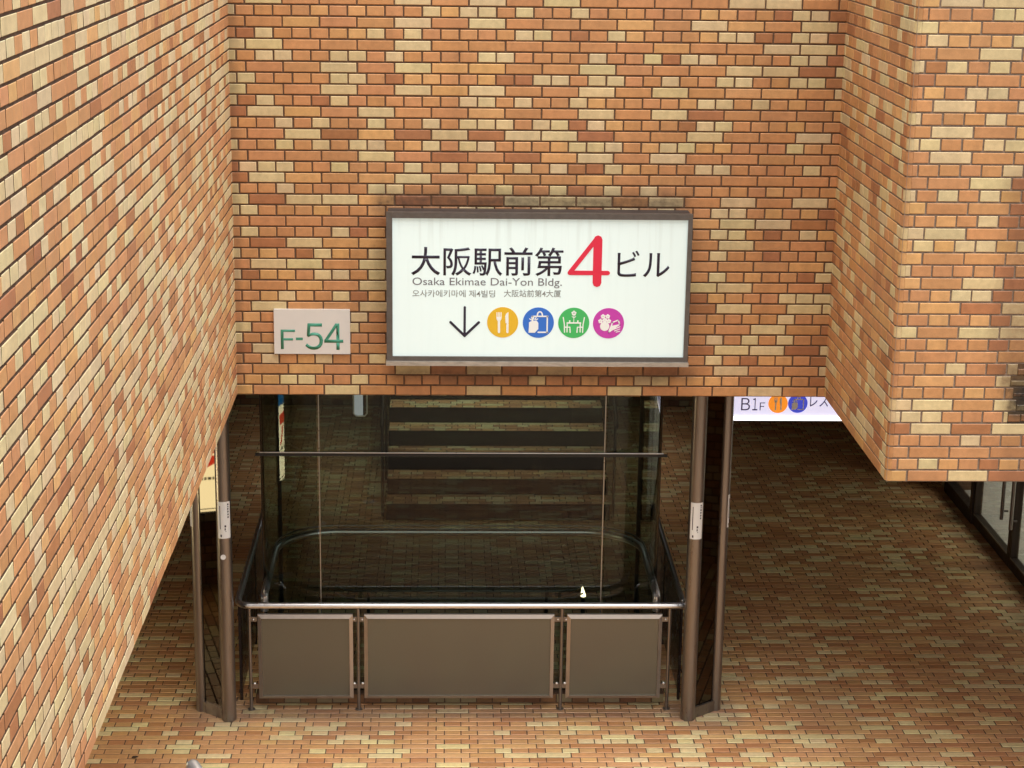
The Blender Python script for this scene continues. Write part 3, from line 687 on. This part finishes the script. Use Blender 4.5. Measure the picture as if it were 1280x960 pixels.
# ---------------------------------------------------------------- hanging lit sign B1F
hg_ = empty('hanging_sign', (4.5, 1.8, 1.92)); tag(hg_, 'glowing white hanging sign reading B1F with orange and blue icons', 'sign')
HO = 4.5
m_lit = mat('lit_face', s2l((232, 232, 250)), .4, emit=.30, emit_col=(.74, .74, 1.0))
m_lit2 = mat('lit_edge', s2l((250, 250, 255)), .4, emit=.75, emit_col=(.95, .95, 1.0))
b = bmesh.new(); bx(b, 3.605-HO, 5.36-HO, .012, .16, -.01, .40); obj('sign_case', b, m_bronze_dark, hg_)
b = bmesh.new(); bx(b, 3.605-HO, 5.36-HO, .0, .0115, .022, .395); obj('lit_face', b, m_lit, hg_)
b = bmesh.new(); bx(b, 3.605-HO, 5.36-HO, -.012, .0115, -.008, .0215); bx(b, 3.605-HO, 3.625-HO, -.006, -.0005, .022, .395); obj('lit_edge', b, m_lit2, hg_)
m_b1f = mat('lit_lettering', s2l((74, 62, 120)), .5)
text_fit('lettering', 'Ｂ', 3.7331-HO, 3.803-HO, 1.992-1.92, 2.092-1.92, -.0005, m_b1f, hg_)
text_fit('lettering', '１', 3.822-HO, 3.862-HO, 1.992-1.92, 2.092-1.92, -.0005, m_b1f, hg_)
text_fit('lettering', 'Ｆ', 3.880-HO, 3.922-HO, 1.992-1.92, 2.056-1.92, -.0005, m_b1f, hg_, offset=-.004)
text_fit('lettering', 'レストラン', 4.275-HO, 4.675-HO, 2.022-1.92, 2.122-1.92, -.0005, m_b1f, hg_)
icon(hg_, 4.023-HO, 2.048-1.92, .077, -.0006, mat('lit_orange', s2l((232, 138, 36)), .5, emit=.35), icon_cutlery)
icon(hg_, 4.179-HO, 2.050-1.92, .077, -.0006, mat('lit_blue', s2l((58, 72, 196)), .5, emit=.3), icon_bag)
for xx in (3.9, 5.1):
    b = bmesh.new(); tube(b, [(xx-HO, .085, .40), (xx-HO, .085, .684)], .014, 10); obj('hanger', b, m_bronze_dark, hg_, True)

# ---------------------------------------------------------------- lit poster on the left side wall
po = empty('poster_case', (XL+.012, .15, .70), R(90)); tag(po, 'glowing cream poster with red band and blue head on the left wall', 'poster')
def lit(name, c, e): return mat(name, s2l(c), .4, emit=e*3.4)
PW, PH = .46, 1.25
b = bmesh.new(); bx(b, -PW-.03, PW+.03, -.07, -.001, -.03, PH+.03); obj('poster_frame', b, m_bronze_dark, po)
b = bmesh.new(); bx(b, -PW, PW, -.078, -.0705, 0, PH); obj('poster_sheet', b, lit('poster_cream', (244, 232, 180), 1.6), po)
b = bmesh.new(); bx(b, -PW, PW, -.0800, -.0782, .70, PH); obj('poster_header', b, lit('poster_blue', (20, 104, 150), .9), po)
b = bmesh.new(); poly(b, [(-.34, .52), (.34, .52), (.34, .62), (-.34, .62)], -.0783, .0015); poly(b, [(.16, .33), (.30, .33), (-.02, .50), (-.20, .50)], -.0783, .0010)
obj('poster_mark', b, lit('poster_red', (216, 62, 34), 1.1), po)
b = bmesh.new()
xq = -.30
rr = random.Random(3)
while xq < .3:
    ww = rr.uniform(.012, .03); bx(b, xq, xq+ww, -.0795, -.0783, .285, .31); xq += ww+.01
bx(b, -.44, .44, -.0795, -.0783, .02, .028)
obj('small_print', b, m_grey_ink, po)

# ---------------------------------------------------------------- glass shopfront on the right
sf = empty('shopfront', (XRW, 3.6, 0)); tag(sf, 'dark framed glass shopfront with double doors under the right block', 'shopfront')
yl = lambda y: y-3.6
b = bmesh.new()
for yy in (1.44, 2.35, 4.86, 5.80): bx(b, -.03, .07, yl(yy)-.04, yl(yy)+.04, 0, 2.6)
bx(b, -.031, .071, yl(1.44)+.0405, yl(2.35)-.0405, 0, .13); bx(b, -.031, .071, yl(4.86)+.0405, yl(5.80)-.0405, 0, .13)
bx(b, -.032, .072, yl(1.44)+.0405, yl(5.80)-.0405, 2.45, 2.6)
obj('frame', b, m_bronze_dark, sf)
for ya, yb in ((1.481, 2.309), (4.901, 5.759)):
    b = bmesh.new(); bx(b, .012, .022, yl(ya), yl(yb), .131, 2.449); obj('glass_pane', b, m_glass_clear, sf)
for ya, yb, hy in ((2.395, 3.596, 3.46), (3.604, 4.815, 3.74)):
    b = bmesh.new()
    bx(b, -.02, .05, yl(ya), yl(ya)+.055, .012, 2.44); bx(b, -.02, .05, yl(yb)-.055, yl(yb), .012, 2.44)
    bx(b, -.019, .049, yl(ya)+.0555, yl(yb)-.0555, .012, .12); bx(b, -.019, .049, yl(ya)+.0555, yl(yb)-.0555, 2.36, 2.44)
    d = obj('door', b, m_bronze_dark, sf)
    b = bmesh.new(); bx(b, .010, .020, yl(ya)+.056, yl(yb)-.056, .121, 2.359); obj('door_glass', b, m_glass_clear, d)
    b = bmesh.new(); tube(b, [(-.07, yl(hy), .42), (-.07, yl(hy), 1.5)], .018, 14)
    for zz in (.5, 1.42): tube(b, [(-.07, yl(hy), zz), (-.015, yl(hy)+(.1 if hy > 3.6 else -.1)*0, zz)], .01, 8)
    obj('door_handle', b, m_bronze, d, True)
    b = bmesh.new(); bx(b, -.024, -.0205, yl(ya)+.056, yl(yb)-.056, .112, .126); obj('door_trim', b, m_steel_d, d)
# the lobby seen through it
bm = bmesh.new(); bx(bm, XRW+.08, 11.2, 1.0, 6.6, -.02, .005); tag(obj('lobby_floor', bm, mat('lobby_floor', s2l((196, 192, 180)), .25, noise=.06, nscale=3)), kind='structure')
bm = bmesh.new(); bx(bm, 11.2, 11.3, 1.0, 6.6, 0, 2.6); bx(bm, XRW+.3, 11.2, .9, 1.0, 0, 2.6); bx(bm, XRW+.3, 11.2, 6.6, 6.7, 0, 2.6); tag(obj('lobby_wall', bm, mat('lobby_wall', s2l((190, 184, 166)), .7, noise=.05, nscale=3)), kind='structure')
cl = empty('ceiling_light', (8.4, 3.6, 2.55)); tag(cl, 'white ceiling light glowing inside the lobby behind the shopfront', 'ceiling light')
b = bmesh.new(); bx(b, -.6, .6, -.6, .6, 0, .04); obj('light_frame', b, m_white, cl)
b = bmesh.new(); bx(b, -.55, .55, -.55, .55, -.012, -.001); obj('diffuser', b, mat('diffuser', (.9, .9, .85), .5, emit=2.6, emit_col=(1, .95, .82)), cl)

# ---------------------------------------------------------------- small things
hp_ = empty('notice_board', (.777, 1.3, 2.077)); tag(hp_, 'small white framed panel hanging behind the glass under the brick wall', 'notice board')
b = bmesh.new(); tube(b, [(-.05, 0, .523), (-.05, 0, .02), (-.03, 0, 0), (.032, 0, 0), (.05, 0, .02), (.05, 0, .523)], .007, 8); obj('panel_frame', b, m_white, hp_, True)
b = bmesh.new(); bx(b, -.045, .02, -.004, .004, .006, .523); obj('panel_sheet', b, mat('panel_grey', s2l((188, 190, 198)), .4, emit=.25), hp_)

hr = empty('handrail', (0, -3.0, 0)); tag(hr, 'rounded end of a bright steel handrail at the bottom edge, left of centre', 'handrail')
m_hr = mat('handrail_steel', s2l((222, 220, 216)), .3, .75)
b = bmesh.new(); tube(b, [(.062, 0, 1.338), (.10, -.06, 1.318), (.68, -.9, 1.09)], .038, 20, round_end=(True, False)); obj('rail', b, m_hr, hr, True)
for px_, py_, pz_ in ((.22, -.234, 1.26), (.66, -.87, 1.08)):
    b = bmesh.new(); tube(b, [(px_, py_, 0), (px_, py_, pz_)], .02, 14); tube(b, [(px_, py_, 0), (px_, py_, .01)], .06, 20); obj('post', b, m_steel, hr, True)

b = bmesh.new(); poly(b, [(-.022, 0), (-.008, .012), (.012, .008), (.024, -.006), (.004, -.012)], 0, .006)
lf = obj('dry_leaf', b, mat('leaf_dark', s2l((40, 26, 18)), .8)); lf.rotation_euler = (R(-90), 0, .4); lf.location = (-.75, -.2, .012)
tag(lf, 'tiny dark dry leaf lying on the brick floor at lower left', 'leaf')
